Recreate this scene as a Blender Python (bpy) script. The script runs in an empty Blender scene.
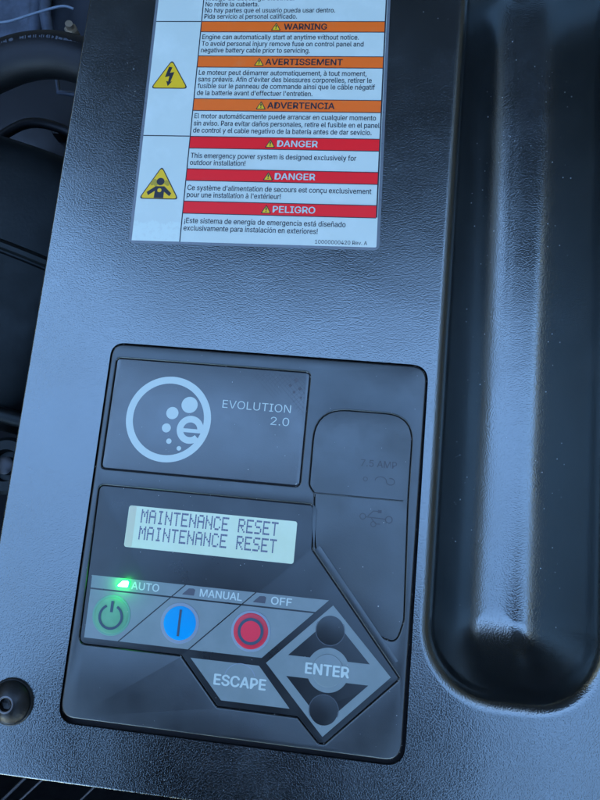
import bpy, bmesh, math, random
from mathutils import Vector, Matrix
random.seed(7)
MM = 0.001
S = bpy.context.scene
COL = S.collection
R = math.radians
# ------------------------------------------------------------------ camera
cam_d = bpy.data.cameras.new('camera')
cam_d.sensor_fit = 'VERTICAL'; cam_d.sensor_height = 24; cam_d.sensor_width = 18
cam_d.lens = 19.5
cam_d.clip_start = 0.005; cam_d.clip_end = 200
cam = bpy.data.objects.new('camera', cam_d); COL.objects.link(cam)
RW = Matrix(((0.99289611, 0.09367866, -0.07335951), (-0.0798469, 0.98169643, 0.1729063), (0.0882144, -0.16582046, 0.98220252)))
cam.matrix_world = Matrix.Translation((36.98*MM, 17.19*MM, 257.19*MM)) @ RW.transposed().to_4x4()
S.camera = cam
# ------------------------------------------------------------------ world, sun, exposure
SUN_EL, SUN_AZ = R(38), R(3)      # low in the north of the plate, behind the open lid: everything seen lies in its shade
wd = bpy.data.worlds.new('World'); S.world = wd; wd.use_nodes = True
nt = wd.node_tree; nt.nodes.clear()
sky = nt.nodes.new('ShaderNodeTexSky'); sky.sky_type = 'NISHITA'; sky.sun_disc = False
sky.sun_elevation = SUN_EL; sky.sun_rotation = SUN_AZ
sky.air_density = 1.0; sky.dust_density = 0.2; sky.ozone_density = 3.2
bg = nt.nodes.new('ShaderNodeBackground'); bg.inputs[1].default_value = 0.15
wo = nt.nodes.new('ShaderNodeOutputWorld')
nt.links.new(sky.outputs[0], bg.inputs[0]); nt.links.new(bg.outputs[0], wo.inputs[0])
sl = bpy.data.lights.new('sun', 'SUN'); sl.energy = 2.0; sl.angle = R(0.5); sl.color = (1, 0.95, 0.88)
so = bpy.data.objects.new('sun', sl); COL.objects.link(so)
sd = Vector((math.sin(SUN_AZ)*math.cos(SUN_EL), math.cos(SUN_AZ)*math.cos(SUN_EL), math.sin(SUN_EL)))
so.rotation_euler = sd.to_track_quat('Z', 'Y').to_euler()
S.view_settings.view_transform = 'Standard'; S.view_settings.look = 'None'
S.view_settings.gamma = 1; S.view_settings.use_curve_mapping = False
S.view_settings.exposure = 3.3
S.render.engine = 'CYCLES'

# ------------------------------------------------------------------ materials
def mat(name, col, rough=0.5, metal=0.0, ior=1.5, bump=None, mottle=None, rvar=None, alpha=1, emit=None, coat=0, spec=None):
    m = bpy.data.materials.new(name); m.use_nodes = True
    t = m.node_tree; N = t.nodes; L = t.links; b = N['Principled BSDF']
    b.inputs['Base Color'].default_value = (*col, 1); b.inputs['Roughness'].default_value = rough
    b.inputs['Metallic'].default_value = metal; b.inputs['IOR'].default_value = ior
    if coat: b.inputs['Coat Weight'].default_value = coat; b.inputs['Coat Roughness'].default_value = 0.12
    if alpha < 1: b.inputs['Alpha'].default_value = alpha
    if emit: b.inputs['Emission Color'].default_value = (*emit[0], 1); b.inputs['Emission Strength'].default_value = emit[1]
    tc = N.new('ShaderNodeTexCoord')
    def noise(scale, detail=3, rough_=0.5):
        n = N.new('ShaderNodeTexNoise'); n.inputs['Scale'].default_value = scale
        n.inputs['Detail'].default_value = detail; n.inputs['Roughness'].default_value = rough_
        L.new(tc.outputs['Object'], n.inputs['Vector']); return n
    if mottle:
        sc, c2, lo, hi = mottle
        n = noise(sc, 5, 0.6); r = N.new('ShaderNodeMapRange')
        r.inputs['From Min'].default_value = lo; r.inputs['From Max'].default_value = hi
        mx = N.new('ShaderNodeMix'); mx.data_type = 'RGBA'
        mx.inputs[6].default_value = (*col, 1); mx.inputs[7].default_value = (*c2, 1)
        L.new(n.outputs[0], r.inputs[0]); L.new(r.outputs[0], mx.inputs[0]); L.new(mx.outputs[2], b.inputs['Base Color'])
    if rvar:
        sc, a, c = rvar
        n = noise(sc, 5, 0.65); r = N.new('ShaderNodeMapRange')
        r.inputs['From Min'].default_value = 0.35; r.inputs['From Max'].default_value = 0.65
        r.inputs['To Min'].default_value = a; r.inputs['To Max'].default_value = c
        L.new(n.outputs[0], r.inputs[0]); L.new(r.outputs[0], b.inputs['Roughness'])
    prev = None
    for (sc, dist, det) in (bump or []):
        n = noise(sc, det, 0.5); bp = N.new('ShaderNodeBump')
        bp.inputs['Distance'].default_value = abs(dist); bp.inputs['Strength'].default_value = 1
        h_ = n.outputs[0]
        if dist < 0:                        # pitted coat: flat tops with pits between them
            r = N.new('ShaderNodeMapRange'); r.interpolation_type = 'SMOOTHSTEP'
            r.inputs['From Min'].default_value = 0.34; r.inputs['From Max'].default_value = 0.58
            L.new(h_, r.inputs[0]); h_ = r.outputs[0]
        L.new(h_, bp.inputs['Height'])
        if prev: L.new(prev.outputs[0], bp.inputs['Normal'])
        prev = bp
    if prev: L.new(prev.outputs[0], b.inputs['Normal'])
    return m

M_plate = mat('black_powder_coat', (0.005, 0.0055, 0.006), 0.3, ior=2.35, bump=[(30, 0.0003, 1), (1650, -0.000026, 1.5), (700, 0.00003, 1)], rvar=(26, 0.15, 0.26), mottle=(34, (0.016, 0.017, 0.018), 0.55, 0.75))
M_pocket = M_plate
M_house = mat('dark_moulded_plastic', (0.007, 0.0075, 0.0085), 0.3, ior=1.8, bump=[(2600, 0.00002, 2)], rvar=(40, 0.30, 0.42), mottle=(60, (0.013, 0.014, 0.016), 0.5, 0.75))
M_badge = mat('badge_film', (0.018, 0.0175, 0.020), 0.4, ior=2.1, bump=[(2200, 0.00003, 2)], rvar=(30, 0.32, 0.5))
M_film = mat('keypad_film_dark', (0.008, 0.0085, 0.010), 0.28, ior=1.6, bump=[(2600, 0.00001, 2)], rvar=(50, 0.26, 0.38))
M_silver = mat('silver_print', (0.175, 0.225, 0.215), 0.4, ior=1.5, rvar=(50, 0.3, 0.5), mottle=(90, (0.20, 0.25, 0.24), 0.4, 0.7))
M_rubber = mat('rubber_cover', (0.014, 0.0155, 0.017), 0.4, ior=1.85, bump=[(1800, 0.00002, 2)], rvar=(35, 0.33, 0.5))
M_rib = mat('matt_black_rib', (0.008, 0.008, 0.0085), 0.5, ior=1.6)
M_groove = mat('groove_black', (0.008, 0.008, 0.009), 0.6)
M_white = mat('pale_print', (0.50, 0.59, 0.52), 0.5)
M_paper = mat('label_paper', (0.57, 0.64, 0.54), 0.42, mottle=(45, (0.63, 0.70, 0.60), 0.5, 0.72), rvar=(30, 0.3, 0.5), bump=[(60, 0.0002, 2)])
M_lam = mat('label_laminate', (0.13, 0.15, 0.16), 0.3, rvar=(300, 0.25, 0.5))
M_ink = mat('label_ink', (0.016, 0.018, 0.024), 0.45)
M_orange = mat('orange_print', (0.93, 0.145, 0.008), 0.42, mottle=(120, (0.86, 0.20, 0.04), 0.55, 0.8))
M_red = mat('red_print', (0.92, 0.004, 0.008), 0.42, mottle=(120, (0.84, 0.03, 0.035), 0.6, 0.85))
M_yellow = mat('yellow_print', (0.82, 0.50, 0.008), 0.42)
M_lcd = mat('lcd_glass', (0.60, 0.69, 0.45), 0.22, mottle=(70, (0.64, 0.73, 0.50), 0.4, 0.7))
M_lcd_edge = mat('lcd_edge_strip', (0.56, 0.56, 0.36), 0.3)
M_lcdpix = mat('lcd_segment', (0.10, 0.11, 0.17), 0.3)
M_green = mat('green_button', (0.11, 0.33, 0.17), 0.4, mottle=(200, (0.13, 0.36, 0.19), 0.4, 0.7))
M_blue = mat('blue_button', (0.0, 0.30, 0.60), 0.4, ior=1.25)
M_redb = mat('red_button', (0.62, 0.015, 0.035), 0.4)
M_redb2 = mat('red_button_center', (0.78, 0.02, 0.05), 0.4)
M_ring = mat('button_rim', (0.22, 0.27, 0.31), 0.4)
M_rimdim = mat('dim_rim', (0.07, 0.085, 0.095), 0.4)
M_ringg = mat('green_button_rim', (0.12, 0.32, 0.21), 0.4)
M_darkicon = mat('icon_ink', (0.03, 0.06, 0.09), 0.45)
M_led = mat('lit_green_led', (0.1, 0.9, 0.2), 0.3, emit=((0.0, 1.0, 0.03), 1.2))
M_ledcore = mat('led_core', (0.8, 1, 0.8), 0.3, emit=((0.25, 1.0, 0.22), 1.4))
M_ledoff = mat('unlit_led', (0.07, 0.075, 0.085), 0.3)
M_bolt = mat('black_oxide_steel', (0.02, 0.021, 0.02), 0.34, metal=0.7, bump=[(900, 0.00004, 3)], rvar=(150, 0.25, 0.5))
M_boltrim = mat('worn_socket_rim', (0.12, 0.12, 0.12), 0.4, metal=0.8)
M_hose = mat('hose_rubber', (0.004, 0.005, 0.006), 0.5, ior=1.38, bump=[(700, 0.00008, 3)])
M_shroud = mat('engine_plastic', (0.0015, 0.0025, 0.003), 0.5, ior=1.33, bump=[(500, 0.00008, 3)], rvar=(40, 0.38, 0.6))
M_bay = mat('bay_metal', (0.007, 0.009, 0.011), 0.5, rvar=(30, 0.35, 0.6))
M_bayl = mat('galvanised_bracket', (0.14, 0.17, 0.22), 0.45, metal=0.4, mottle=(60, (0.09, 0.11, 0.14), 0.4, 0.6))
M_brass = mat('brass_fitting', (0.4, 0.32, 0.22), 0.35, metal=0.6)
for m_ in (M_plate, M_house, M_badge, M_film, M_rubber, M_shroud):
    m_.node_tree.nodes['Principled BSDF'].inputs['Specular Tint'].default_value = (0.88, 1.0, 0.97, 1)
M_lid = mat('lid_underside', (0.012, 0.012, 0.012), 0.7)
M_encl = mat('bisque_enclosure', (0.34, 0.28, 0.19), 0.5)
M_wire = mat('pale_cable', (0.2, 0.25, 0.3), 0.5)
M_dust = mat('dust', (0.4, 0.42, 0.4), 0.8)
M_scuff = mat('scuff', (0.07, 0.075, 0.08), 0.5)
M_scuffd = mat('dark_scuff', (0.018, 0.017, 0.016), 0.45, ior=1.75)
M_wirelow = mat('dull_wire', (0.045, 0.05, 0.055), 0.5)
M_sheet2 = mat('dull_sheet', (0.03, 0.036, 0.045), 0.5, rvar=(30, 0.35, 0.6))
M_mark = mat('faded_print', (0.06, 0.07, 0.085), 0.6)
M_clean = mat('label_paper_clean', (0.61, 0.70, 0.59), 0.35, mottle=(500, (0.57, 0.64, 0.54), 0.5, 0.7))

# ------------------------------------------------------------------ helpers (everything below in millimetres)
def tag(o, label=None, cat=None, group=None, kind=None):
    if label: o['label'] = label
    if cat: o['category'] = cat
    if group: o['group'] = group
    if kind: o['kind'] = kind
    return o
def empty(name, loc=(0, 0, 0), label=None, cat=None, group=None):
    o = bpy.data.objects.new(name, None); COL.objects.link(o); o.empty_display_size = 0.01
    o.location = Vector(loc)*MM
    return tag(o, label, cat, group)
def finish(name, bm, m, parent=None, smooth=40, scale=True):
    if scale: bmesh.ops.scale(bm, vec=(MM, MM, MM), verts=bm.verts)
    if parent is not None:
        w = parent.location.copy(); p = parent.parent
        while p: w += p.location; p = p.parent
        bmesh.ops.translate(bm, vec=-w, verts=bm.verts)
    me = bpy.data.meshes.new(name); bm.to_mesh(me); bm.free()
    if smooth:
        me.polygons.foreach_set('use_smooth', [True]*len(me.polygons))
        me.set_sharp_from_angle(angle=R(smooth))
    me.materials.append(m)
    o = bpy.data.objects.new(name, me); COL.objects.link(o); o.parent = parent
    return o
def area(p):
    return 0.5*sum(p[i][0]*p[(i+1) % len(p)][1]-p[(i+1) % len(p)][0]*p[i][1] for i in range(len(p)))
def ccw(p): return p if area(p) > 0 else p[::-1]
def rrect(x0, y0, x1, y1, r, n=8):
    if not isinstance(r, (tuple, list)): r = (r,)*4          # BL, BR, TR, TL
    out = []
    for (cx, cy, a, q) in ((x0+r[0], y0+r[0], 180, r[0]), (x1-r[1], y0+r[1], 270, r[1]), (x1-r[2], y1-r[2], 0, r[2]), (x0+r[3], y1-r[3], 90, r[3])):
        for k in range(n+1):
            t = R(a+90*k/n); out.append((cx+q*math.cos(t), cy+q*math.sin(t)))
    return out
def rpoly(pts, rs, n=6):
    """round the corners of a polygon (counter-clockwise result)"""
    if area(pts) < 0:
        pts = pts[::-1]
        if isinstance(rs, (list, tuple)): rs = rs[::-1]
    if not isinstance(rs, (list, tuple)): rs = [rs]*len(pts)
    out = []
    for i, p in enumerate(pts):
        a = Vector(pts[i-1]); b = Vector(p); c = Vector(pts[(i+1) % len(pts)])
        u = (a-b).normalized(); v = (c-b).normalized(); ang = u.angle(v)
        if rs[i] <= 0: out.append((b.x, b.y)); continue
        d = min(rs[i]/math.tan(ang/2), 0.48*(a-b).length, 0.48*(c-b).length)
        p0 = b+u*d; p1 = b+v*d
        for k in range(n+1):
            t = k/n
            q = p0*(1-t)**2+b*2*t*(1-t)+p1*t*t
            out.append((q.x, q.y))
    return out
def offset(p, d):
    """offset a counter-clockwise outline outward by d"""
    out = []; n = len(p)
    for i in range(n):
        a = Vector(p[i-1]); b = Vector(p[i]); c = Vector(p[(i+1) % n])
        e1 = (b-a); e2 = (c-b)
        if e1.length < 1e-6: e1 = e2
        if e2.length < 1e-6: e2 = e1
        e1.normalize(); e2.normalize()
        n1 = Vector((e1.y, -e1.x)); n2 = Vector((e2.y, -e2.x)); m = n1+n2
        m = m/max(m.length_squared, 0.3)*2*0.5 if m.length > 1e-6 else n1
        m = (n1+n2).normalized()/max(0.5, math.sqrt((1+n1.dot(n2))/2))
        out.append((b.x+m.x*d, b.y+m.y*d))
    return out
def fill(bm, loops, z):
    """flat sheet bounded by the loops (first outer, rest holes); returns the loops' vertices"""
    rings = []; es = []
    for lp in loops:
        vs = [bm.verts.new((x, y, z)) for x, y in lp]; rings.append(vs)
        for i in range(len(vs)): es.append(bm.edges.new((vs[i-1], vs[i])))
    g = bmesh.ops.triangle_fill(bm, use_beauty=True, use_dissolve=False, edges=es, normal=(0, 0, 1))
    for f in g['geom']:
        if isinstance(f, bmesh.types.BMFace) and f.normal.z < 0: f.normal_flip()
    return rings
def bridge(bm, a, b, flip=False):
    n = len(a)
    for i in range(n):
        q = (a[i-1], a[i], b[i], b[i-1])
        if flip: q = q[::-1]
        try: bm.faces.new(q)
        except ValueError: pass
def ring(bm, lp, z): return [bm.verts.new((x, y, z)) for x, y in lp]
def slab(bm, outer, z0, z1, bevel=0.0, holes=(), floor=False):
    """solid plate with an outline, bevelled top edge and through holes"""
    outer = ccw(outer); holes = [ccw(h) for h in holes]
    top = offset(outer, -bevel) if bevel else outer
    hb = [offset(h, bevel) if bevel else h for h in holes]
    rs = fill(bm, [top]+hb, z1)
    prev = rs[0]
    if bevel:
        for k in (1, 2, 3):
            t = k/3*math.pi/2
            r = ring(bm, offset(outer, -bevel*(1-math.sin(t))), z1-bevel*(1-math.cos(t)))
            bridge(bm, prev, r, True); prev = r
    r = ring(bm, outer, z0); bridge(bm, prev, r, True)
    for h, hr in zip(holes, rs[1:]):
        prev = hr
        if bevel:
            for k in (1, 2, 3):
                t = k/3*math.pi/2
                r = ring(bm, offset(h, bevel*(1-math.sin(t))), z1-bevel*(1-math.cos(t)))
                bridge(bm, prev, r); prev = r
        r = ring(bm, h, z0); bridge(bm, prev, r)
def slab_obj(name, outer, z0, z1, m, parent, bevel=0.0, holes=()):
    bm = bmesh.new(); slab(bm, outer, z0, z1, bevel, holes)
    return finish(name, bm, m, parent, 50)
def circle(cx, cy, r, n=40): return [(cx+r*math.cos(2*math.pi*k/n), cy+r*math.sin(2*math.pi*k/n)) for k in range(n)]
def lathe(bm, prof, c, seg=40, rot=None):
    prev = None
    for (r, z) in prof:
        vs = []
        for k in range(seg):
            t = 2*math.pi*k/seg; vs.append(bm.verts.new((c[0]+r*math.cos(t), c[1]+r*math.sin(t), c[2]+z)))
        if prev: bridge(bm, prev, vs)
        prev = vs
    return prev
def tube(bm, pts, r, seg=16, closed_ends=True):
    pts = [Vector(p) for p in pts]; prev = None; up = Vector((0, 0, 1)); first = None
    for i, p in enumerate(pts):
        d = (pts[min(i+1, len(pts)-1)]-pts[max(i-1, 0)]).normalized()
        s = d.cross(up).normalized() if abs(d.dot(up)) < 0.98 else d.cross(Vector((0, 1, 0))).normalized()
        t = s.cross(d); rr = r[i] if isinstance(r, (list, tuple)) else r
        vs = [bm.verts.new(p+s*rr*math.cos(2*math.pi*k/seg)+t*rr*math.sin(2*math.pi*k/seg)) for k in range(seg)]
        if prev: bridge(bm, prev, vs)
        else: first = vs
        prev = vs
    if closed_ends:
        bm.faces.new(prev); bm.faces.new(first[::-1])
def catmull(ps, n=8):
    ps = [Vector(p) for p in ps]; out = []
    for i in range(len(ps)-1):
        a = ps[max(i-1, 0)]; b = ps[i]; c = ps[i+1]; d = ps[min(i+2, len(ps)-1)]
        for k in range(n):
            t = k/n
            out.append(0.5*((2*b)+(c-a)*t+(2*a-5*b+4*c-d)*t*t+(3*b-a-3*c+d)*t**3))
    out.append(ps[-1]); return out
def stroke(pts, w, closed=False):
    """outline of a thin line of width w along pts"""
    n = len(pts); L = []; Rr = []
    for i, p in enumerate(pts):
        a = Vector(pts[i-1] if (i > 0 or closed) else pts[i]); c = Vector(pts[(i+1) % n] if (i < n-1 or closed) else pts[i])
        d = (c-a).normalized(); nn = Vector((-d.y, d.x))*w/2
        L.append((p[0]+nn.x, p[1]+nn.y)); Rr.append((p[0]-nn.x, p[1]-nn.y))
    return L, Rr
def strip(bm, pts, w, z, closed=False):
    L, Rr = stroke(pts, w, closed); n = len(pts)
    a = [bm.verts.new((x, y, z)) for x, y in L]; b = [bm.verts.new((x, y, z)) for x, y in Rr]
    for i in range(n if closed else n-1):
        j = (i+1) % n; bm.faces.new((a[j], a[i], b[i], b[j]))
def text_bm(bm, s, x0, x1, base, cap, z, bold=0.0, xf=None, xr=None):
    """lettering lying flat: starts at x0, ends at x1 (None keeps the proportions), on a baseline, capital height cap; xr = ends there"""
    cu = bpy.data.curves.new('t', 'FONT'); cu.body = s; cu.size = 1; cu.resolution_u = 4; cu.offset = min(bold, 0); cu.fill_mode = 'FRONT'
    if FONT: cu.font = FONT
    ob = bpy.data.objects.new('t', cu)
    COL.objects.link(ob); dg = bpy.context.evaluated_depsgraph_get(); dg.update()
    me = bpy.data.meshes.new_from_object(ob.evaluated_get(dg))
    xs = [v.co.x for v in me.vertices]; a = min(xs); b = max(xs)
    ky = cap/CAP; kx = (x1-x0)/(b-a) if x1 is not None else ky
    if xr is not None: x0 = xr-(b-a)*kx
    tmp = bmesh.new(); tmp.from_mesh(me); w = abs(bold)*ky
    # heavier strokes: the same letters again, shifted a little and a few microns higher
    shifts = [(0, 0)] if bold <= 0 else [(-w, 0), (w, 0), (0, w*0.7), (0, -w*0.7)] + ([(0, 0)] if bold > 0.02 else [])
    for i_, (sx, sy) in enumerate(shifts):
        for fi, f in enumerate(tmp.faces):      # glyph outlines overlap: every facet gets a height of its own
            vs = []
            for v in f.verts:
                q = ((v.co.x-a)*kx+x0+sx, v.co.y*ky+base+sy, z+i_*0.008+(fi % 13)*0.0006)
                vs.append(bm.verts.new(xf(q) if xf else q))
            if f.normal.z < 0: vs = vs[::-1]
            try: bm.faces.new(vs)
            except ValueError: pass
    tmp.free(); bpy.data.objects.remove(ob); bpy.data.meshes.remove(me); bpy.data.curves.remove(cu)
CAP = 0.7
try:      # the sans serif that ships with Blender itself; the built-in face if it is not there
    FONT = bpy.data.fonts.load(bpy.utils.system_resource('DATAFILES', path='fonts') + '/Inter.woff2')
except Exception:
    FONT = None
def _cap():
    global CAP
    cu = bpy.data.curves.new('t', 'FONT'); cu.body = 'H'; cu.size = 1
    if FONT: cu.font = FONT
    ob = bpy.data.objects.new('t', cu); COL.objects.link(ob); dg = bpy.context.evaluated_depsgraph_get(); dg.update()
    me = bpy.data.meshes.new_from_object(ob.evaluated_get(dg)); ys = [v.co.y for v in me.vertices]; CAP = max(ys)-min(ys)
    bpy.data.objects.remove(ob)
_cap()
def flat(name, loops, z, m, parent):
    bm = bmesh.new(); fill(bm, [ccw(l) for l in loops], z); return finish(name, bm, m, parent, 0)

# ------------------------------------------------------------------ the enclosure around (ground, lid, sides)
bm = bmesh.new(); q = [bm.verts.new(p) for p in ((-6000, -6000, -560), (6000, -6000, -560), (6000, 6000, -560), (-6000, 6000, -560))]; bm.faces.new(q)
M_ground = mat('gravel_ground', (0.12, 0.11, 0.10), 0.9, mottle=(9, (0.2, 0.19, 0.17), 0.4, 0.6), bump=[(60, 0.01, 4)])
tag(finish('ground', bm, M_ground, None, 0), kind='structure')
def box(bm, x0, x1, y0, y1, z0, z1, rot=None):
    vs = [Vector((x, y, z)) for x in (x0, x1) for y in (y0, y1) for z in (z0, z1)]
    if rot: vs = [rot(v) for v in vs]
    v = [bm.verts.new(p) for p in vs]
    for f in ((0, 1, 3, 2), (4, 6, 7, 5), (0, 4, 5, 1), (2, 3, 7, 6), (0, 2, 6, 4), (1, 5, 7, 3)): bm.faces.new([v[i] for i in f])
enc = empty('generator_enclosure', (-100, 100, -555), 'sheet metal generator enclosure around the dark engine bay', 'enclosure')
bm = bmesh.new(); box(bm, -470, 330, -260, 560, -555, -545); finish('base_pan', bm, M_bay, enc, 0)
bm = bmesh.new(); box(bm, -478, -470, -260, 575, -555, 200); finish('side_panel', bm, M_encl, enc, 0)
bm = bmesh.new(); box(bm, 330, 338, -260, 575, -555, 200); finish('side_panel', bm, M_encl, enc, 0)
bm = bmesh.new(); box(bm, -470, 330, -268, -260, -555, -30); finish('front_panel', bm, M_bay, enc, 0)
bm = bmesh.new(); box(bm, -470, 330, 575, 583, -555, 200); finish('rear_panel', bm, M_encl, enc, 0)
lid = empty('enclosure_lid', (-70, 565, 45), 'open black lid standing up behind the control panel', 'lid')
def lidrot(v):
    a = R(4); y = v.y-565; z = v.z-45
    return Vector((v.x, 565+y*math.cos(a)-z*math.sin(a), 45+y*math.sin(a)+z*math.cos(a)))
bm = bmesh.new(); box(bm, -478, 338, 557, 565, 45, 1040, lidrot); finish('lid_panel', bm, M_lid, lid, 0)
for x in (-478, 330):
    bm = bmesh.new(); box(bm, x, x+8, 535, 557, 47, 1038, lidrot); finish('lid_flange', bm, M_lid, lid, 0)
bm = bmesh.new(); box(bm, -470, 330, 535, 557, 1030, 1038, lidrot); finish('lid_flange', bm, M_lid, lid, 0)

hw = empty('house_wall', (-1550, 0, -560), 'tan house wall reflected as a warm streak along the right of the pocket', 'wall')
M_siding = mat('tan_siding', (0.42, 0.33, 0.20), 0.7)
bm = bmesh.new(); box(bm, -1750, -1550, -2500, 3500, -560, 1500); finish('wall_face', bm, M_siding, hw, 0)
gw = empty('added_grey_wall', (1150, 0, -560), 'added grey wall, out of view, reflected as a dull streak along the left of the pocket', 'wall')  # unseen wall, added so the pocket lip and floor reflect grey
bm = bmesh.new(); box(bm, 1150, 1300, -2500, 3500, -560, 1950); finish('wall_face', bm, mat('grey_render', (0.16, 0.16, 0.16), 0.8), gw, 0)
# the person taking the picture, bent over the plate (only ever a dark shape in the sheen)
ph = empty('person', (-70, -640, -560), 'person in dark clothes bending over the plate with both arms reaching forward', 'person')
def skin(name, verts, edges, radii, m):
    me = bpy.data.meshes.new(name); me.from_pydata([Vector(v)*MM for v in verts], edges, [])
    ob = bpy.data.objects.new(name, me); COL.objects.link(ob)
    ob.modifiers.new('s', 'SKIN'); ob.modifiers.new('d', 'SUBSURF').levels = 2
    for v, r_ in zip(me.skin_vertices[0].data, radii): v.radius = (r_[0]*MM, r_[1]*MM) if isinstance(r_, tuple) else (r_*MM, r_*MM)
    me.skin_vertices[0].data[0].use_root = True
    dg = bpy.context.evaluated_depsgraph_get(); dg.update(); nm = bpy.data.meshes.new_from_object(ob.evaluated_get(dg))
    bpy.data.objects.remove(ob); bm = bmesh.new(); bm.from_mesh(nm)
    bmesh.ops.scale(bm, vec=(1000, 1000, 1000), verts=bm.verts)
    return finish(name, bm, m, ph, 80)
M_cloth = mat('dark_clothing', (0.02, 0.022, 0.028), 0.9); M_skin = mat('skin', (0.35, 0.2, 0.14), 0.55); M_hair = mat('dark_hair', (0.02, 0.015, 0.012), 0.6)
V = [(-70, -700, 300), (-66, -550, 400), (-60, -400, 470), (-50, -250, 505), (-46, -195, 520), (-44, -160, 525),
     (-200, -260, 500), (-230, -200, 380), (-125, -110, 320), (90, -260, 500), (140, -210, 380), (105, -105, 320),
     (-160, -700, 260), (-170, -610, -120), (-170, -700, -500), (-165, -590, -540), (20, -700, 260), (30, -610, -120), (30, -700, -500), (25, -590, -540)]
E_ = [(0, 1), (1, 2), (2, 3), (3, 4), (4, 5), (3, 6), (6, 7), (7, 8), (3, 9), (9, 10), (10, 11), (0, 12), (12, 13), (13, 14), (14, 15), (0, 16), (16, 17), (17, 18), (18, 19)]
RR = [150, 150, 165, 150, 75, 60, 80, 52, 32, 80, 52, 32, 90, 62, 45, 38, 90, 62, 45, 38]
skin('clothed_body', V, E_, RR, M_cloth)
skin('head', [(-46, -175, 535), (-45, -135, 518), (-44, -105, 485), (-44, -80, 445)], [(0, 1), (1, 2), (2, 3)], [60, 92, 98, 62], M_skin)
skin('hair', [(-46, -185, 560), (-46, -140, 566), (-45, -95, 542), (-44, -54, 492)], [(0, 1), (1, 2), (2, 3)], [60, 100, 104, 50], M_hair)
for sx, hx in ((-1, -100), (1, 120)):
    pv = [(hx*0.95, -105, 320), (hx*0.8+5, -75, 308), (hx*0.6+10, -50, 300)]; ed = [(0, 1), (1, 2)]; rd = [28, 34, 26]
    skin('hand', pv, ed, rd, M_skin)

# ------------------------------------------------------------------ control plate with its stamped pocket
plate = empty('control_plate', (0, 0, 0), 'black textured metal plate with a long rounded pocket that carries the control module', 'metal plate')
bm = bmesh.new()
hole = rpoly([(-66.8, -70.9), (64.4, -70.9), (64.2, 78.7), (-67.0, 78.7)], [7, 7.5, 7, 6], 10)
OUT = rrect(-101.6, -91.8, 190, 400, 3)
def pocket_ring(s):
    r = max(30-s, 1.2)
    return rrect(66.0+s, -50+s, 138-s, 310-s, r, 12)
prof = [(0, 0), (0.5, 0.0)]
def tilt(q):                                    # slope of the pocket wall at a distance q in from its rim, degrees
    K_ = [(0.5, 0), (2.5, 22), (4.2, 45), (5.4, 66), (6.2, 79), (6.8, 77), (8, 66), (13, 58), (18, 48), (22, 36), (26, 20), (30, 9), (35, 0)]
    for (a, b), (c, d) in zip(K_, K_[1:]):
        if q <= c: return b+(d-b)*(q-a)/(c-a)
    return 0
q = 0.5; zq = 0.0
while q < 34.9:
    st = 0.3 if q < 8 else 1.2
    zq -= math.tan(R(tilt(q+st/2)))*st; q += st; prof.append((q, zq))
DEP = -zq
print('pocket depth', DEP)
rs = fill(bm, [offset(OUT, -1.0), hole, pocket_ring(0)], 0)
prev = rs[2]
for (s, z) in prof[1:]:
    r = ring(bm, pocket_ring(min(s, 34.6)), z); bridge(bm, prev, r); prev = r
bm.faces.new(prev)
r = ring(bm, offset(OUT, -0.8), 0); bridge(bm, rs[0], r, True); prev = r
for k in range(1, 6):
    t = k/5*math.pi/2
    r = ring(bm, offset(OUT, -0.8*(1-math.sin(t))), -0.8*(1-math.cos(t))); bridge(bm, prev, r, True); prev = r
r = ring(bm, OUT, -16); bridge(bm, prev, r, True)
r = ring(bm, hole, -1.6); bridge(bm, rs[1], r)
bmesh.ops.recalc_face_normals(bm, faces=bm.faces)
o = finish('sheet', bm, M_plate, plate, 50)

# ------------------------------------------------------------------ warning label (its own frame, turned 1.8 degrees)
LA = R(1.8); LO = (-66.2, 122.8)
def lx(q):
    u, v = q[0], q[1]; x = LO[0]+u*math.cos(LA)-v*math.sin(LA); y = LO[1]+u*math.sin(LA)+v*math.cos(LA)
    return (x, y, q[2]) if len(q) > 2 else (x, y)
def lp(loop): return [lx(p) for p in loop]
label = empty('warning_label', (-14, 180, 0), 'white laminated warning sticker with orange and red bands above the control module', 'sticker')
def lflat(name, loops, z, m, parent): return flat(name, [lp(l) for l in loops], z, m, parent)
slab_obj('laminate_border', lp(rrect(0, 0, 107.2, 178, 2.2)), 0.03, 0.10, M_lam, label, 0.03)
lflat('paper', [rrect(1.3, 1.2, 105.9, 176.8, 0.6)], 0.14, M_paper, label)
pts = [(1.3, 1.2), (22.1, 1.2), (22.1, 9.2)]+[(22.1-k*0.26, 9.8+0.7*math.sin(k*0.17)+random.uniform(-0.7, 0.7)) for k in range(1, 79)]+[(1.3, 10.4)]
lflat('clean_patch', [pts], 0.17, M_clean, label)
bm = bmesh.new()
def lline(bm, a, b, w=0.45, z=0.20):
    if a[0] == b[0]: c = [(a[0]-w/2, a[1]), (a[0]+w/2, a[1]), (a[0]+w/2, b[1]), (a[0]-w/2, b[1])]
    else: c = [(a[0], a[1]-w/2), (b[0], a[1]-w/2), (b[0], a[1]+w/2), (a[0], a[1]+w/2)]
    fill(bm, [ccw(lp(c))], z)
lline(bm, (22.4, 1.2), (22.4, 176.8))
lline(bm, (105.4, 14.4), (105.4, 176.8), 0.6, 0.24)
lline(bm, (1.3, 107.3), (22.1, 107.3)); lline(bm, (1.3, 50.4), (22.1, 50.4))
finish('grid_line', bm, M_ink, label, 0)
def warn_tri(cx, cy, h, z, parent):
    w = h*1.12
    o = lflat('alert_triangle', [rpoly([(cx-w/2, cy-h/2), (cx+w/2, cy-h/2), (cx, cy+h/2)], 0.25, 3)], z, M_ink, parent)
    return cx, cy, h, w
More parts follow.
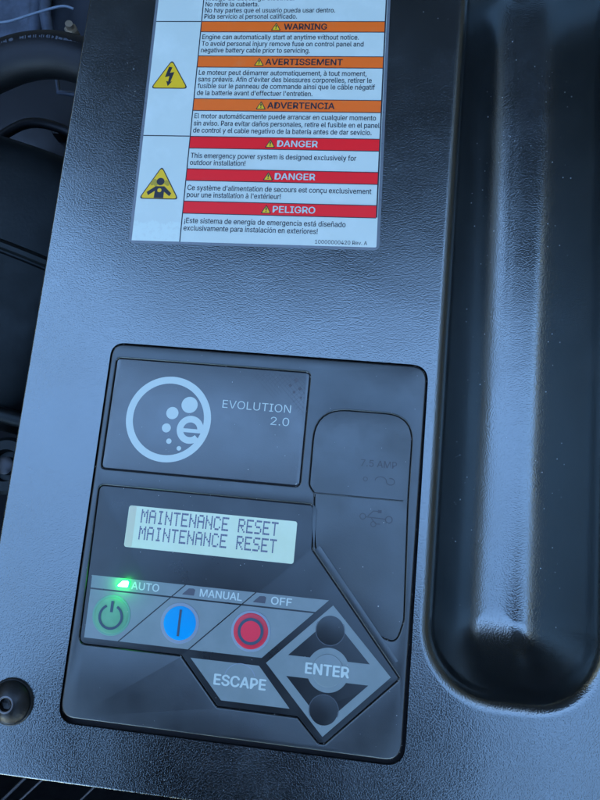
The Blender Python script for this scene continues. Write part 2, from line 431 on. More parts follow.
bands = [(107.3, 102.0, M_orange, 'WARNING', 60.3, 79.5, 56.7, M_ink), (89.8, 84.2, M_orange, 'AVERTISSEMENT', 53.2, 87.4, 50.3, M_ink),
         (68.6, 62.8, M_orange, 'ADVERTENCIA', 55.6, 85.0, 52.7, M_ink), (50.3, 44.7, M_red, 'DANGER', 61.2, 78.7, 58.1, M_white),
         (34.9, 29.4, M_red, 'DANGER', 61.2, 78.5, 58.3, M_white), (19.8, 14.2, M_red, 'PELIGRO', 61.4, 79.4, 58.5, M_white)]
for (v1, v0, m, s, a, b, tc, im) in bands:
    bd = lflat('signal_band', [rrect(22.62, v0, 105.2, v1, 0.05, 1)], 0.22, m, label)
    bm = bmesh.new(); lline(bm, (22.62, v1), (105.2, v1), 0.35, 0.26); lline(bm, (22.62, v0), (105.2, v0), 0.35, 0.26); finish('band_edge', bm, M_ink, bd, 0)
    h = 4.0; c = (v0+v1)/2; w = 4.6
    tri = lambda k: rpoly([(tc-w/2*k, c-h/2+(1-k)*h*0.30), (tc+w/2*k, c-h/2+(1-k)*h*0.30), (tc, c-h/2+h-(1-k)*h*0.62)], 0.3*k, 3)
    bm = bmesh.new(); fill(bm, [ccw(lp(tri(1)))], 0.28)
    finish('alert_triangle', bm, M_ink, bd, 0)
    lflat('alert_triangle_face', [tri(0.74)], 0.31, M_yellow, bd)
    bm = bmesh.new(); fill(bm, [ccw(lp([(tc-0.32, c+0.75), (tc+0.32, c+0.75), (tc+0.2, c-0.65), (tc-0.2, c-0.65)]))], 0.34); fill(bm, [lp(circle(tc, c-1.1, 0.26, 10))], 0.34)
    finish('exclamation_mark', bm, M_ink, bd, 0)
    bm = bmesh.new(); text_bm(bm, s, a, b, c-1.45, 2.9, 0.29, 0.018, lx); finish('lettering', bm, im, bd, 0)
body = [
 [('Riesgo de descarga eléctrica.', 64, 118.2), ('No retire la cubierta.', 48, 115.0), ('No hay partes que el usuario pueda usar dentro.', 82.8, 111.9), ('Pida servicio al personal calificado.', 65.8, 108.8)],
 [('Engine can automatically start at anytime without notice.', 94, 98.3), ('To avoid personal injury remove fuse on control panel and', 96.2, 94.9), ('negative battery cable prior to servicing.', 72.6, 91.6)],
 [('Le moteur peut démarrer automatiquement, à tout moment,', 98.2, 80.4), ("sans préavis. Afin d'éviter des blessures corporelles, retirer le", 100.6, 77.1), ('fusible sur le panneau de commande ainsi que le câble négatif', 102.1, 73.8), ("de la batterie avant d'effectuer l'entretien.", 75.0, 70.4)],
 [('El motor automáticamente puede arrancar en cualquier momento', 103.2, 59.1), ('sin aviso. Para evitar daños personales, retire el fusible en el panel', 104.9, 55.6), ('de control y el cable negativo de la batería antes de dar sevicio.', 101.6, 52.2)],
 [('This emergency power system is designed exclusively for', 95.6, 40.1), ('outdoor installation!', 47.9, 36.8)],
 [("Ce système d'alimentation de secours est conçu exclusivement", 102.7, 25.0), ("pour une installation à l'extérieur!", 64.3, 21.7)],
 [('¡Este sistema de energía de emergencia está diseñado', 92.6, 9.8), ('exclusivamente para instalación en exteriores!', 81, 6.4)],
 [('10000000420 Rev. A', 102.0, 2.1)]]
for blk in body:
    bm = bmesh.new()
    for (s, x1, v) in blk:
        small = s.startswith('1000')
        text_bm(bm, s, 80.2 if small else 23.5, x1, v, 1.7 if small else 2.35, 0.20, 0.004 if small else 0.010, lx)
    finish('paragraph', bm, M_ink, label, 0)
def hazard(cx, b, t, hw):
    tr = lambda k: rpoly([(cx-hw+k*1.75, b+k), (cx+hw-k*1.75, b+k), (cx, t-k*2.05)], max(0.3, 1.2-k*0.6), 5)
    o = lflat('hazard_triangle', [tr(0)], 0.20, M_ink, label)
    lflat('yellow_face', [tr(0.42)], 0.24, M_yellow, o)
    return o
hz = hazard(10.7, 73.4, 87.9, 8.6)
B = [(9.6, 84.2), (11.2, 84.0), (10.3, 81.2), (12.3, 81.6), (10.9, 76.7), (11.7, 77.0), (9.9, 74.6), (9.0, 77.1), (9.9, 76.9), (10.2, 79.6), (8.2, 79.0)]
lflat('lightning_bolt', [B], 0.28, M_ink, hz)
hz = hazard(11.2, 20.4, 36.0, 8.9)
bm = bmesh.new()
fill(bm, [lp(circle(11.3, 28.6, 1.75, 18))], 0.28)
fill(bm, [ccw(lp([(9.0, 20.9), (13.2, 20.9), (13.3, 23.9), (15.8, 21.8), (16.6, 23.2), (13.2, 26.4), (9.4, 26.4), (5.6, 23.6), (6.3, 22.1), (9.2, 24.2)]))], 0.28)
finish('person_pictogram', bm, M_ink, hz, 0)
lflat('person_chest', [circle(11.2, 24.5, 0.95, 14)], 0.31, M_yellow, hz)
bm = bmesh.new()
for (cx, cy, r) in ((8.6, 28.6, 1.2), (7.7, 27.6, 0.9), (13.9, 28.2, 1.1), (14.6, 27.4, 0.8), (9.3, 27.3, 0.9)): fill(bm, [lp(circle(cx, cy, r, 12))], 0.26 + 0.003*cx/10)
M_fume = mat('fume_print', (0.42, 0.30, 0.02), 0.45)
finish('fume_cloud', bm, M_fume, hz, 0)

# ------------------------------------------------------------------ control module
mod = empty('control_module', (0, 0, 0), 'dark plastic control module with a lit display, keypad and round buttons set into the plate', 'control panel')
evo = rpoly([(-63.9, 26.2), (17.1, 26.2), (17.1, 72.2), (-63.9, 72.2)], 2.0, 6)
keyp = [(-63.6, 19.6), (22.3, 19.6), (23.9, 17.6), (24.1, 2.6), (60.4, -40.4), (60.2, -41.3), (35.0, -66.4), (32.6, -66.4), (24.2, -58.4), (-6.3, -58.2), (-22.2, -41.6), (-62.7, -41.6)]
keyr = rpoly(keyp, [2.5, 1.5, 1, 1.5, .6, .6, 1.2, 1.2, 1, 1, 1, 3], 5)
cov = rpoly([(23.6, 57.9), (59.6, 57.9), (59.0, 22), (60.6, -20), (57.5, -27.6), (50.6, -28.2), (25.6, 2.5), (24.0, 10), (23.7, 22), (20.6, 26)], [14, 12, 30, 8, 5, 5, 6, 6, 2, 2], 8)
cov = rpoly([(20.6, 57.9), (59.4, 57.9), (59.4, 24), (60.8, -20), (58.5, -28.4), (50.2, -26.0), (25.4, 3.2), (24.0, 12), (23.2, 24), (20.8, 27)], [13, 11, 60, 7, 3.5, 5, 6, 20, 3, 3], 8)
BODY = rpoly([(-66.0, -68.6), (63.0, -69.1), (63.6, 78.1), (-66.4, 78.1)], [6, 6.5, 6.6, 5.5], 10)
slab_obj('housing', BODY, -5, 0.5, M_house, mod, 0.7, holes=[evo, keyr, cov])
slab_obj('rear_case', rrect(-72, -76, 69, 84, 4), -30, -5.1, M_groove, mod)
# badge
badge = slab_obj('badge_plate', offset(evo, -0.3), -3, 0.12, M_badge, mod, 0.25)
slab_obj('badge_bed', offset(evo, 0.3), -4, -0.9, M_groove, mod)
LC = (-38.9, 48.4)
bm = bmesh.new(); n = 72
ro, ri = 17.6, 14.7
fill(bm, [circle(LC[0], LC[1], ro, n), circle(LC[0], LC[1], ri, n)], 0.17)
for (px, py, r) in ((0, 0, 0),):
    pass
finish('logo_ring', bm, M_white, badge, 0)
bm = bmesh.new()
K = 1/6/2.435
for (px, py, r) in ((418, 238, 49), (316, 287, 37), (284, 376, 27), (303, 455, 16), (365, 497, 13.5)):
    dx, dy = (px-293)*K, -(py-323)*K
    # the photograph's rows lean by about 5 degrees there
    a = R(4.6); fill(bm, [circle(LC[0]+dx*math.cos(a)-dy*math.sin(a), LC[1]+dx*math.sin(a)+dy*math.cos(a), r*K, 28)], 0.17)
finish('logo_dot', bm, M_white, badge, 0)
bm = bmesh.new(); ex, ey = LC[0]+9.55, LC[1]-3.6
t0, t1 = R(-8), R(310)
N_ = 40; Ro, Ri = 5.7, 3.0
# letter e: open ring plus crossbar
pts_o = [(ex+Ro*0.97*math.cos(R(0)+k/N_*R(318)), ey+Ro*math.sin(k/N_*R(318))) for k in range(N_+1)]
pts_i = [(ex+Ri*0.97*math.cos(k/N_*R(318)), ey+Ri*math.sin(k/N_*R(318))) for k in range(N_+1)]
va = [bm.verts.new((x, y, 0.19)) for x, y in pts_o]; vb = [bm.verts.new((x, y, 0.19)) for x, y in pts_i]
for k in range(N_): bm.faces.new((va[k], va[k+1], vb[k+1], vb[k]))
fill(bm, [[(ex-Ri-0.3, ey-1.15), (ex+Ro*0.97, ey-1.15), (ex+Ro*0.97, ey+0.4), (ex-Ri-0.3, ey+0.4)]], 0.21)
finish('logo_letter', bm, M_white, badge, 0)
bm = bmesh.new(); text_bm(bm, 'EVOLUTION', -17.3, 10.6, 54.9, 3.25, 0.17, -0.004); text_bm(bm, '2.0', 2.9, 10.4, 49.6, 3.25, 0.17, -0.004)
finish('lettering', bm, M_white, badge, 0)
bm = bmesh.new()
for k in range(1, 9):
    d = k*1.9; strip(bm, [(15.8-d, 70.6), (15.8, 70.6-d)], 0.12, 0.155)
for k in range(9, 13):
    d = k*1.9; strip(bm, [(15.8-d, 70.6), (15.8-d*0.55, 70.6-d*0.45)], 0.1, 0.155)
for k in range(0, 9):
    x = 14-k*2.2; strip(bm, [(x, 70.4), (x-5.2+k*0.3, 65.2-k*0.0+k*0.3)], 0.11, 0.16)
for k in range(0, 6):
    y = 68-k*2.0; strip(bm, [(15.7, y), (15.7-6+k*0.7, y-6+k*0.7)], 0.11, 0.16)
finish('scuff_mark', bm, M_scuff, badge, 0)
bm = bmesh.new()
for (x, y, r) in ((11.6, 68.6, 1.1), (9.4, 66.2, .8), (13.4, 65.2, .9), (11.2, 63.6, .7), (14.2, 61.6, .6)): fill(bm, [[(x+r, y), (x, y+r), (x-r, y), (x, y-r)]], 0.14)
finish('worn_patch', bm, M_scuffd, badge, 0)
# cover
slab_obj('cover_bed', offset(cov, 0.3), -4, -1.0, M_groove, mod)
rc = slab_obj('rubber_cover', offset(cov, -0.13), -3, 0.28, M_rubber, mod, 0.3)
bm = bmesh.new()
def ridge(bm, p, q, w, h, z):
    a = Vector(p); b = Vector(q); d = (b-a).normalized(); nn = Vector((-d.y, d.x))*w/2
    v = [bm.verts.new((*(a-nn), z)), bm.verts.new((*(b-nn), z)), bm.verts.new((*(b+nn), z)), bm.verts.new((*(a+nn), z)), bm.verts.new((*a, z+h)), bm.verts.new((*b, z+h))]
    bm.faces.new((v[0], v[1], v[5], v[4])); bm.faces.new((v[4], v[5], v[2], v[3])); bm.faces.new((v[0], v[4], v[3])); bm.faces.new((v[1], v[2], v[5]))
ridge(bm, (21.8, 24.2), (57.6, 24.2), 0.7, 0.14, 0.28)
finish('divider_ridge', bm, M_rubber, rc, 0)
bm = bmesh.new(); text_bm(bm, '7.5 AMP', 40.2, 54.2, 36.4, 2.6, 0.31, 0.006)
pts = [(47.2+3.2*math.cos(R(a))*1.0, 31.4+1.3*math.sin(R(a))) for a in range(180, -1, -20)]
fz = [(44.2, 31.0)]+[(45.4+1.3*math.cos(R(a)), 31.2+1.1*math.sin(R(a))) for a in range(180, 9, -17)]
strip(bm, [(46.2, 31.2)]+[(48.4-2.2*math.cos(R(a)), 31.2+1.6*math.sin(R(a))) for a in range(10, 181, 17)]+[(52.2-1.6*math.cos(R(a)), 31.2-1.3*math.sin(R(a))) for a in range(10, 300, 20)], 0.35, 0.31)
strip(bm, circle(42.4, 31.4, 0.8, 12), 0.3, 0.31, True)
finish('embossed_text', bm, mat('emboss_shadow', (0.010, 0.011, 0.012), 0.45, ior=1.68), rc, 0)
bm = bmesh.new(); z = 0.31
strip(bm, [(43.6, 16.9), (51.2, 16.7)], 0.35, z); strip(bm, circle(42.5, 17.0, 1.1, 14), 0.35, z, True); strip(bm, circle(52.6, 16.6, 1.3, 14), 0.35, z+.01, True)
strip(bm, [(44.4, 17.2), (46.4, 19.4), (48.2, 19.4)], 0.35, z+.02); fill(bm, [[(48.2, 18.8), (49.6, 18.8), (49.6, 20.0), (48.2, 20.0)]], z+.02)
strip(bm, [(45.8, 16.6), (47.6, 14.6), (49.4, 14.6)], 0.35, z+.03); strip(bm, circle(46.8, 14.4, 1.0, 12), 0.3, z+.04, True)
finish('embossed_symbol', bm, bpy.data.materials['emboss_shadow'], rc, 0)
# slanted step between keypad and cover
bm = bmesh.new(); ridge(bm, (26.0, 3.4), (58.6, -35.4), 2.6, 0.3, 0.5)
finish('slanted_rib', bm, M_house, mod, 30)
# keypad film
film = slab_obj('keypad_film', offset(keyr, -0.35), -3, 0.20, M_film, mod, 0.12)
slab_obj('keypad_bed', offset(keyr, 0.3), -4, -0.9, M_groove, mod)
ZP = 0.24
def fpoly(name, pts, m, parent, z=ZP, r=0.0): return flat(name, [rpoly(pts, r, 3) if r else pts], z, m, parent)
# header cells and button cells, split by diagonal gaps
g = 0.30
T, Bh, Bt, Bb = -15.6, -20.35, -20.95, -39.1
def dx(x_top, y): return x_top-(T-y)*1.0         # a diagonal that starts at x_top on the top edge
heads = [(-61.2, -23.7), (-23.7, 4.0), (4.0, 32.2)]
for i, (a, b) in enumerate(heads):
    la = (-61.2, -61.1) if i == 0 else (dx(a, T)+g, dx(a, Bh)+g)
    rb = (dx(b, T)-(g if i < 2 else 0), dx(b, Bh)-(g if i < 2 else 0))
    fpoly('header_cell', [(la[0], T), (rb[0], T), (rb[1], Bh), (la[1], Bh)], M_silver, film)
    la = (-61.1, -60.9) if i == 0 else (dx(a, Bt)+g, dx(a, Bb)+g)
    rb = (dx(b, Bt)-(g if i < 2 else 0), dx(b, Bb)-(g if i < 2 else 0))
    fpoly('button_cell', [(la[0], Bt), (rb[0], Bt), (rb[1], Bb), (la[1], Bb)], M_silver, film)
for s, a, b, base in (('AUTO', -44.9, -33.9, -19.25), ('MANUAL', -17.6, -1.2, -19.25), ('OFF', 10.2, 18.1, -19.25)):
    bm = bmesh.new(); text_bm(bm, s, a, b, base, 2.75, ZP+0.05, 0.014); finish('lettering', bm, M_white, film, 0)
fpoly('escape_cell', [(-18.4, -42.0), (8.0, -42.0), (21.0, -55.8), (-5.0, -55.8)], M_silver, film)
bm = bmesh.new(); text_bm(bm, 'ESCAPE', -8.4, 11.2, -50.4, 3.7, ZP+0.05, 0.026); finish('lettering', bm, M_white, film, 0)
bm = bmesh.new(); strip(bm, [(1.2+6.0*math.cos(R(a)), -48.0+6.0*math.sin(R(a))) for a in range(20, 165, 8)], 0.28, ZP+0.03); finish('escape_button_arc', bm, M_ring, film, 0)
# diamond
DC = (33.95, -40.7); h = 23.4
def dia(r, c=DC): return [(c[0]+r, c[1]), (c[0], c[1]+r), (c[0]-r, c[1]), (c[0], c[1]-r)]
hi = h-4.3; yb = 3.75
bm = bmesh.new(); bh = 3.75; rr = 8.0
# upper and lower dark windows are the openings of the silver shape
def window(sg):
    base = bh; xe = hi-base
    ca = math.asin(base/rr)
    arc = [(DC[0]+rr*math.cos(t), DC[1]+sg*rr*math.sin(t)) for t in [ca+(math.pi-2*ca)*k/20 for k in range(21)]]
    pts = [(DC[0], DC[1]+sg*hi), (DC[0]+xe, DC[1]+sg*base)]+arc+[(DC[0]-xe, DC[1]+sg*base)]
    return ccw(pts)
fill(bm, [ccw(dia(h)), window(1), window(-1)], ZP)
finish('diamond_frame', bm, M_silver, film, 0)
for sg, cy in ((1, -26.4), (-1, -54.9)):
    bt = slab_obj('arrow_button', circle(33.6, cy, 5.3, 36), 0.15, 0.26, M_film, film, 0.05)
    bm = bmesh.new(); arcr = range(150, 400, 10) if sg > 0 else range(-20, 215, 10)
    strip(bm, [(33.6+5.5*math.cos(R(a)), cy+5.5*math.sin(R(a))) for a in arcr], 0.26, ZP+0.02); finish('arrow_button_rim', bm, M_rimdim, bt, 0)
eb = slab_obj('enter_button', circle(33.9, -40.9, 5.9, 40), 0.2, 0.44, M_silver, film, 0.2)
bm = bmesh.new(); text_bm(bm, 'ENTER', 25.6, 41.8, -42.6, 3.75, 0.47, 0.026); finish('lettering', bm, M_white, eb, 0)
# round buttons
def button(cx, cy, rim_m, face_m, face_r, name, lab):
    b = slab_obj(name, circle(cx, cy, 7.6, 48), 0.2, 0.40, rim_m, film, 0.15); tag(b, lab)
    bm = bmesh.new(); e = lathe(bm, [(face_r, 0.36), (face_r-0.15, 0.46)]+[(face_r*q_, 0.50+0.5*(1-q_*q_)) for q_ in (0.94, 0.8, 0.6, 0.4, 0.2, 0.01)], (cx, cy, 0), 48)
    finish('button_face', bm, face_m, b, 60)
    return b
b = button(-51.3, -29.9, M_ringg, M_green, 6.9, 'mode_button', 'green round button with a power symbol')
bm = bmesh.new(); strip(bm, [(-51.3+4.4*math.cos(R(a)), -30.3+4.4*math.sin(R(a))) for a in range(118, 423, 8)], 0.95, 1.02)
fill(bm, [[(-51.8, -28.6), (-50.7, -28.6), (-50.7, -24.4), (-51.8, -24.4)]], 1.04); finish('power_symbol', bm, M_darkicon, b, 0)
b = button(-24.1, -29.9, M_ring, M_blue, 6.4, 'mode_button', 'blue round button with an upright bar')
flat('bar_symbol', [[(-24.6, -34.6), (-23.7, -34.6), (-23.7, -24.8), (-24.6, -24.8)]], 1.04, M_darkicon, b)
b = button(3.6, -29.9, M_ring, M_redb, 6.7, 'mode_button', 'red round button with a dark ring')
flat('button_center', [circle(3.6, -29.9, 4.3, 40)], 1.02, M_redb2, b)
flat('ring_symbol', [circle(3.6, -29.9, 4.95, 48), circle(3.6, -29.9, 3.85, 48)], 1.05, M_darkicon, b)
# indicator windows
def ledshape(cx, cy, k=1.0): return [(cx-2.9*k, cy-1.35*k), (cx+2.3*k, cy-1.35*k), (cx+2.6*k, cy+1.0*k), (cx+1.8*k, cy+1.5*k), (cx-0.2*k, cy+1.35*k)]
lo = slab_obj('indicator_light', rpoly(ledshape(-48.3, -17.6, 1.1), 0.5, 3), 0.24, 0.9, M_led, film, 0.3); tag(lo, 'lit green indicator')
slab_obj('light_core', rpoly(ledshape(-48.2, -17.6, 0.85), 0.5, 3), 0.85, 0.98, M_ledcore, lo, 0.05)
for cx in (-22.0, 5.8): tag(slab_obj('indicator_light', rpoly(ledshape(cx, -18.0, 0.93), 0.2, 2), 0.24, 0.30, M_ledoff, film), 'unlit dark indicator')
pl = bpy.data.lights.new('indicator_glow', 'POINT'); pl.energy = 0.0003; pl.color = (0.02, 1, 0.08); pl.shadow_soft_size = 0.0015
po = bpy.data.objects.new('indicator_glow', pl); COL.objects.link(po); po.location = Vector((-48.3, -17.7, 3.0))*MM
# display
disp = slab_obj('display', rrect(-50.1, -3.6, 17.4, 12.6, 1.0), 0.2, 0.28, M_lcd, film)
flat('display_edge_strip', [rrect(-49.9, -3.4, -47.0, 12.4, 0.6)], 0.31, M_lcd_edge, disp)
F = {'M': '10001 11011 10101 10101 10001 10001 10001', 'A': '01110 10001 10001 11111 10001 10001 10001', 'I': '01110 00100 00100 00100 00100 00100 01110',
     'N': '10001 10001 11001 10101 10011 10001 10001', 'T': '11111 00100 00100 00100 00100 00100 00100', 'E': '11111 10000 10000 11110 10000 10000 11111',
     'C': '01110 10001 10000 10000 10000 10001 01110', 'R': '11110 10001 10001 11110 10100 10010 10001', 'S': '01111 10000 10000 01110 00001 00001 11110'}
def dots(ch):
    bm = bmesh.new(); pw, ph, gp = 0.545, 0.76, 0.06
    for r_, row in enumerate(F[ch].split()):
        for c_, q in enumerate(row):
            if q == '1':
                x = c_*pw; y = -r_*ph
                v = [bm.verts.new(p) for p in ((x, y-ph+gp, 0), (x+pw-gp, y-ph+gp, 0), (x+pw-gp, y, 0), (x, y, 0))]; bm.faces.new(v)
    bmesh.ops.scale(bm, vec=(MM,)*3, verts=bm.verts)
    me = bpy.data.meshes.new('character_'+ch.lower()); bm.to_mesh(me); bm.free(); me.materials.append(M_lcdpix); return me
glyph = {c: dots(c) for c in F}
pitch = (10.2+44.7-2.7)/16
for row, ytop in ((0, 11.55), (1, 5.0)):
    for i, ch in enumerate('MAINTENANCE RESET'):
        if ch == ' ': continue
        o = bpy.data.objects.new('display_character', glyph[ch]); COL.objects.link(o); o.parent = disp
        o.location = Vector((-44.7+i*pitch, ytop, 0.34))*MM

# ------------------------------------------------------------------ bolt
bolt = empty('button_head_bolt', (-85.8, -65.4, 0), 'black round head socket bolt fixed in the lower left corner of the plate', 'bolt')
bm = bmesh.new(); c = (-85.8, -65.4, 0)
e = lathe(bm, [(8.7, 0.02), (8.7, 0.5), (8.3, 0.9), (7.9, 0.9)], c, 48); finish('washer', bm, M_bolt, bolt, 35)
bm = bmesh.new(); pr = [(7.9, 0.7), (8.0, 1.3), (7.7, 1.8)]+[(7.7-(7.7-3.3)*math.sin(R(k*15)), 1.8+3.6*(1-math.cos(R(k*15)))*0+3.6*math.sin(R(k*15))**0.9*1.0) for k in range(1, 7)]
pr = [(7.9, 0.7), (8.0, 1.3), (7.8, 1.8), (7.0, 2.7), (6.0, 3.6), (5.0, 4.3), (4.2, 4.75), (3.6, 5.0), (3.2, 5.1)]
e = lathe(bm, pr, c, 48); finish('bolt_head', bm, M_bolt, bolt, 60)
bm = bmesh.new(); e = lathe(bm, [(3.25, 5.08), (3.0, 5.2), (2.6, 5.15), (2.35, 4.8)], c, 36); finish('socket_rim', bm, M_boltrim, bolt, 60)
bm = bmesh.new(); e = lathe(bm, [(2.5, 4.95), (2.2, 3.2), (0.01, 2.8)], c, 6); finish('hex_socket', bm, M_bolt, bolt, 20)

# ------------------------------------------------------------------ engine bay seen past the left edge
# rounded plastic engine cover: lofted barrel
cover = empty('engine_cover', (-190, 150, -90), 'smooth black rounded engine cover with a seam, left of the plate', 'engine cover')
bm = bmesh.new(); prev = None; A = R(-15)
stations = [(-92, 0.05), (-92, 0.6), (-90, 0.82), (-86, 0.92), (-78, 0.97), (-60, 1.0), (-30, 1.005), (2, 1.0), (3.2, 0.985), (4.2, 0.985), (5.2, 1.02), (7.6, 1.03), (8.8, 1.02), (10, 1.0), (30, 0.99), (50, 0.97), (62, 0.945), (68, 0.90), (71.5, 0.84), (73, 0.76), (73.3, 0.6), (73.3, 0.05)]
for (s, k) in stations:
    vs = []
    for j in range(48):
        t = 2*math.pi*j/48
        ct, st = math.cos(t), math.sin(t)
        x = 82*k*math.copysign(abs(ct)**0.75, ct); z = 62*k*math.copysign(abs(st)**0.75, st)
        X = -196+x*math.cos(A)-s*math.sin(A); Y = 148+x*math.sin(A)+s*math.cos(A)
        vs.append(bm.verts.new((X, Y, -135+z)))
    if prev: bridge(bm, prev, vs)
    prev = vs
bmesh.ops.recalc_face_normals(bm, faces=bm.faces)
finish('cover_shell', bm, M_shroud, cover, 35)
bm = bmesh.new(); tube(bm, catmull([(-262, 66, -110), (-230, 60, -88), (-190, 58, -84), (-150, 52, -88), (-110, 46, -100)], 8), 4.5, 12); finish('cover_rib', bm, M_shroud, cover, 60)
# air hose
hose = empty('air_hose', (-170, 250, -70), 'thick black rubber hose bending over the engine bay at the upper left', 'hose')
bm = bmesh.new(); tube(bm, catmull([(-250, 150, -120), (-232, 205, -85), (-208, 240, -72), (-184, 256, -69), (-160, 262.5, -68), (-138, 261, -70), (-112, 252, -78), (-85, 235, -95), (-70, 205, -120)], 12), 12.8, 32)
finish('hose_wall', bm, M_hose, hose, 60)
bm = bmesh.new(); cl = catmull([(-208, 240, -72), (-184, 256, -69), (-160, 262.5, -68), (-138, 261, -70), (-112, 252, -78)], 40)
for k in range(8, 128):
    if random.random() < 0.6:
        p = cl[k]; d = (cl[k+1]-cl[k]).normalized(); nn = Vector((-d.y, d.x, 0)).normalized(); c_ = p+nn*2.0+Vector((0, 0, 12.75))
        hw_ = random.uniform(0.5, 1.1); v = [bm.verts.new(c_+d*a*0.3+nn*b*hw_) for a, b in ((-1, -1), (1, -1), (1, 1), (-1, 1))]; bm.faces.new(v)
finish('printed_mark', bm, M_mark, hose, 0)
# bay panels, bracket, cable, fitting
w = empty('inner_panel', (-200, 320, -150), 'blue grey sheet metal wall panels behind the hose at the top left', 'metal panel')
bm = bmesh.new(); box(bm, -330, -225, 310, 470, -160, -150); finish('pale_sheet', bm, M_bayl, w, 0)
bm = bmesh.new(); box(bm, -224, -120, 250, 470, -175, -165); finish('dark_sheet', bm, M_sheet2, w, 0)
bm = bmesh.new(); tube(bm, [(-222, 300, -158), (-224, 330, -156), (-226, 470, -152)], 6, 12); finish('rolled_edge', bm, M_bayl, w, 60)
bm = bmesh.new(); tube(bm, [(-204, 330, -148), (-212, 355, -146), (-218, 400, -145), (-226, 470, -144)], 4.2, 12); finish('support_rod', bm, M_bayl, w, 60)
cb = empty('thin_cable', (-210, 350, -130), 'thin pale cable running across the panels behind the hose', 'cable')
bm = bmesh.new(); tube(bm, catmull([(-262, 332, -128), (-238, 332, -128), (-226, 333, -128), (-208, 340, -128), (-190, 346, -128), (-182, 346, -130)], 6), 0.9, 8); finish('cable_sheath', bm, M_wire, cb, 60)
br = empty('brass_fitting', (-165, 302, -98), 'small tarnished brass nut on a bracket beside the hose', 'fitting')
bm = bmesh.new(); e = lathe(bm, [(4.4, -6), (4.4, 0), (3.6, 1.2), (0.01, 1.2)], (-163.5, 304, -98), 6); finish('nut', bm, M_brass, br, 20)
bm = bmesh.new(); tube(bm, [(-163.5, 304, -98), (-162.5, 304, -93)], 2.4, 12); finish('stud', bm, M_brass, br, 50)
bm = bmesh.new(); box(bm, -172, -145, 297.6, 300, -103, -100); finish('bracket', bm, M_bayl, br, 0)
lb = empty('wiring_bracket', (-160, 262, -100), 'small angled metal bracket in the gap below the hose', 'bracket')
bm = bmesh.new(); tube(bm, [(-168.5, 275, -98), (-165.5, 261, -100), (-152, 259.5, -100)], 1.7, 8); finish('bracket_arm', bm, M_bayl, lb, 50)
cn = empty('engine_block', (-175, 240, -150), 'dim grey engine casting below the hose loop', 'engine part')
bm = bmesh.new(); e = lathe(bm, [(60, -30), (60, -4), (56, 1), (30, 4), (0.01, 5)], (-212, 262, -140), 40); finish('casting', bm, M_bay, cn, 40)
bm = bmesh.new(); tube(bm, catmull([(-215, 235, -118), (-190, 246, -112), (-165, 243, -112), (-140, 232, -118), (-110, 228, -125)], 6), 3.2, 10); finish('fuel_line', bm, M_hose, cn, 60)
for (x, y) in ((-178, 252), (-150, 246)):
    bm = bmesh.new(); e = lathe(bm, [(4.2, -10), (4.2, 0), (3.4, 1), (0.01, 1)], (x, y, -128), 6); finish('casting_bolt', bm, M_bay, cn, 20)
cn = empty('hose_clamp', (-150, 28, -110), 'dark round clamp low beside the left edge of the plate', 'clamp')
bm = bmesh.new(); e = lathe(bm, [(16, -20), (16, 0), (14, 2), (9, 2), (8, -3), (0.01, -3)], (-154, 26, -92), 32); finish('clamp_ring', bm, M_shroud, cn, 40)
bm = bmesh.new(); e = lathe(bm, [(5, -5), (5, 2), (3.5, 3), (0.01, 3)], (-154, 26, -92), 24); finish('clamp_screw', bm, M_bay, cn, 40)
for k, (a, b_, rr_) in enumerate((((-172, -50, -100), (-128, 22, -92), 2.2), ((-180, -60, -110), (-134, 20, -104), 3.0))):
    o_ = empty('wire', a, ('upper' if k == 0 else 'lower')+' grey wire running out from under the left edge of the plate', 'wire', 'wires beside the plate')
    bm = bmesh.new(); tube(bm, catmull([a, tuple((a[i]+b_[i])/2+(2 if i == 0 else -1) for i in range(3)), b_], 6), rr_, 10); finish('wire_sheath', bm, M_bayl, o_, 60)
pp = [((-140, -158, -90), (-92, -106, -50), 0.7, 'thin bright wire just below the lower left edge of the plate'), ((-132, -158, -72), (-84, -106, -50), 0.5, 'second thin wire, right of the first, below the lower left edge of the plate'), ((-98, -150, -70), (-60, -106, -50), 0.5, 'third thin wire, farthest right, below the lower left edge of the plate')]
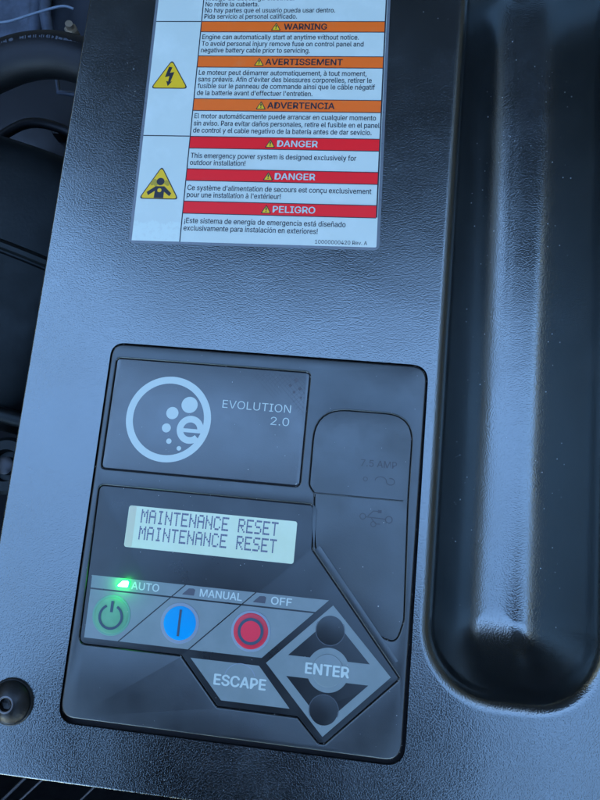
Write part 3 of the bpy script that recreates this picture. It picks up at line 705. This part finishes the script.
for a, b_, rr_, lb_ in pp:
    o_ = empty('wire', a, lb_, 'wire', 'wires below the plate')
    bm = bmesh.new(); tube(bm, [a, b_], rr_, 8); finish('wire_sheath', bm, M_wirelow, o_, 60)

# ------------------------------------------------------------------ dust specks
bm = bmesh.new()
def speck(x, y, z, r):
    m_ = Matrix.Translation((x, y, z)) @ Matrix.Rotation(random.random()*6.28, 4, 'Z') @ Matrix.Diagonal((r*random.uniform(0.6, 1.6), r, r*0.6, 1))
    bmesh.ops.create_icosphere(bm, subdivisions=1, radius=1, matrix=m_)
for _ in range(260):
    x = random.uniform(-99, 65); y = random.uniform(-90, 245); inside = -66 < x < 63 and -69 < y < 78
    if -67 < x < 42 and y > 121: continue
    speck(x, y, 0.55 if inside else 0.05, random.choice((0.08, 0.1, 0.12, 0.16)))
for outl, z_ in ((evo, 0.3), (keyr, 0.3), (cov, 0.3), (BODY, 0.2)):           # dirt caught in the seams
    for _ in range(30):
        i = random.randrange(len(outl)); a = outl[i-1]; b = outl[i]; t = random.random()
        speck(a[0]+(b[0]-a[0])*t+random.uniform(-.2, .2), a[1]+(b[1]-a[1])*t+random.uniform(-.2, .2), z_, random.choice((0.05, 0.07, 0.1, 0.13)))
def zpocket(x, y):
    s = min(x-66.0, 138-x, y+50, 310-y)
    if s <= 0: return 0
    for i in range(len(prof)-1):
        if prof[i][0] <= s <= prof[i+1][0]:
            t = (s-prof[i][0])/max(1e-6, prof[i+1][0]-prof[i][0]); return prof[i][1]*(1-t)+prof[i+1][1]*t
    return -DEP
for _ in range(190):
    x = random.uniform(80, 125); y = random.uniform(-20, 262); speck(x, y, zpocket(x, y)+0.1, random.choice((0.08, 0.1, 0.15, 0.22)))
for (x, y, r) in ((50.9, -15.8, .45), (47.8, 44, .3), (-63.4+10.2, 19.0, .3), (0.7, -1+0.2, .3), (-3, -6, .35), (-1.5, -5.4, .25), (-4+0, 31, .35), (15.6, 27, .4), (36, 28, .25), (44, -2, .25), (91, -65, .4), (70, 50, .3), (-43, -5, .2)):
    speck(x, y, 0.56, r*0.6)
tag(finish('dust_specks', bm, M_dust, None, 0), 'pale dust specks scattered over plate and module', 'dust', kind='stuff')
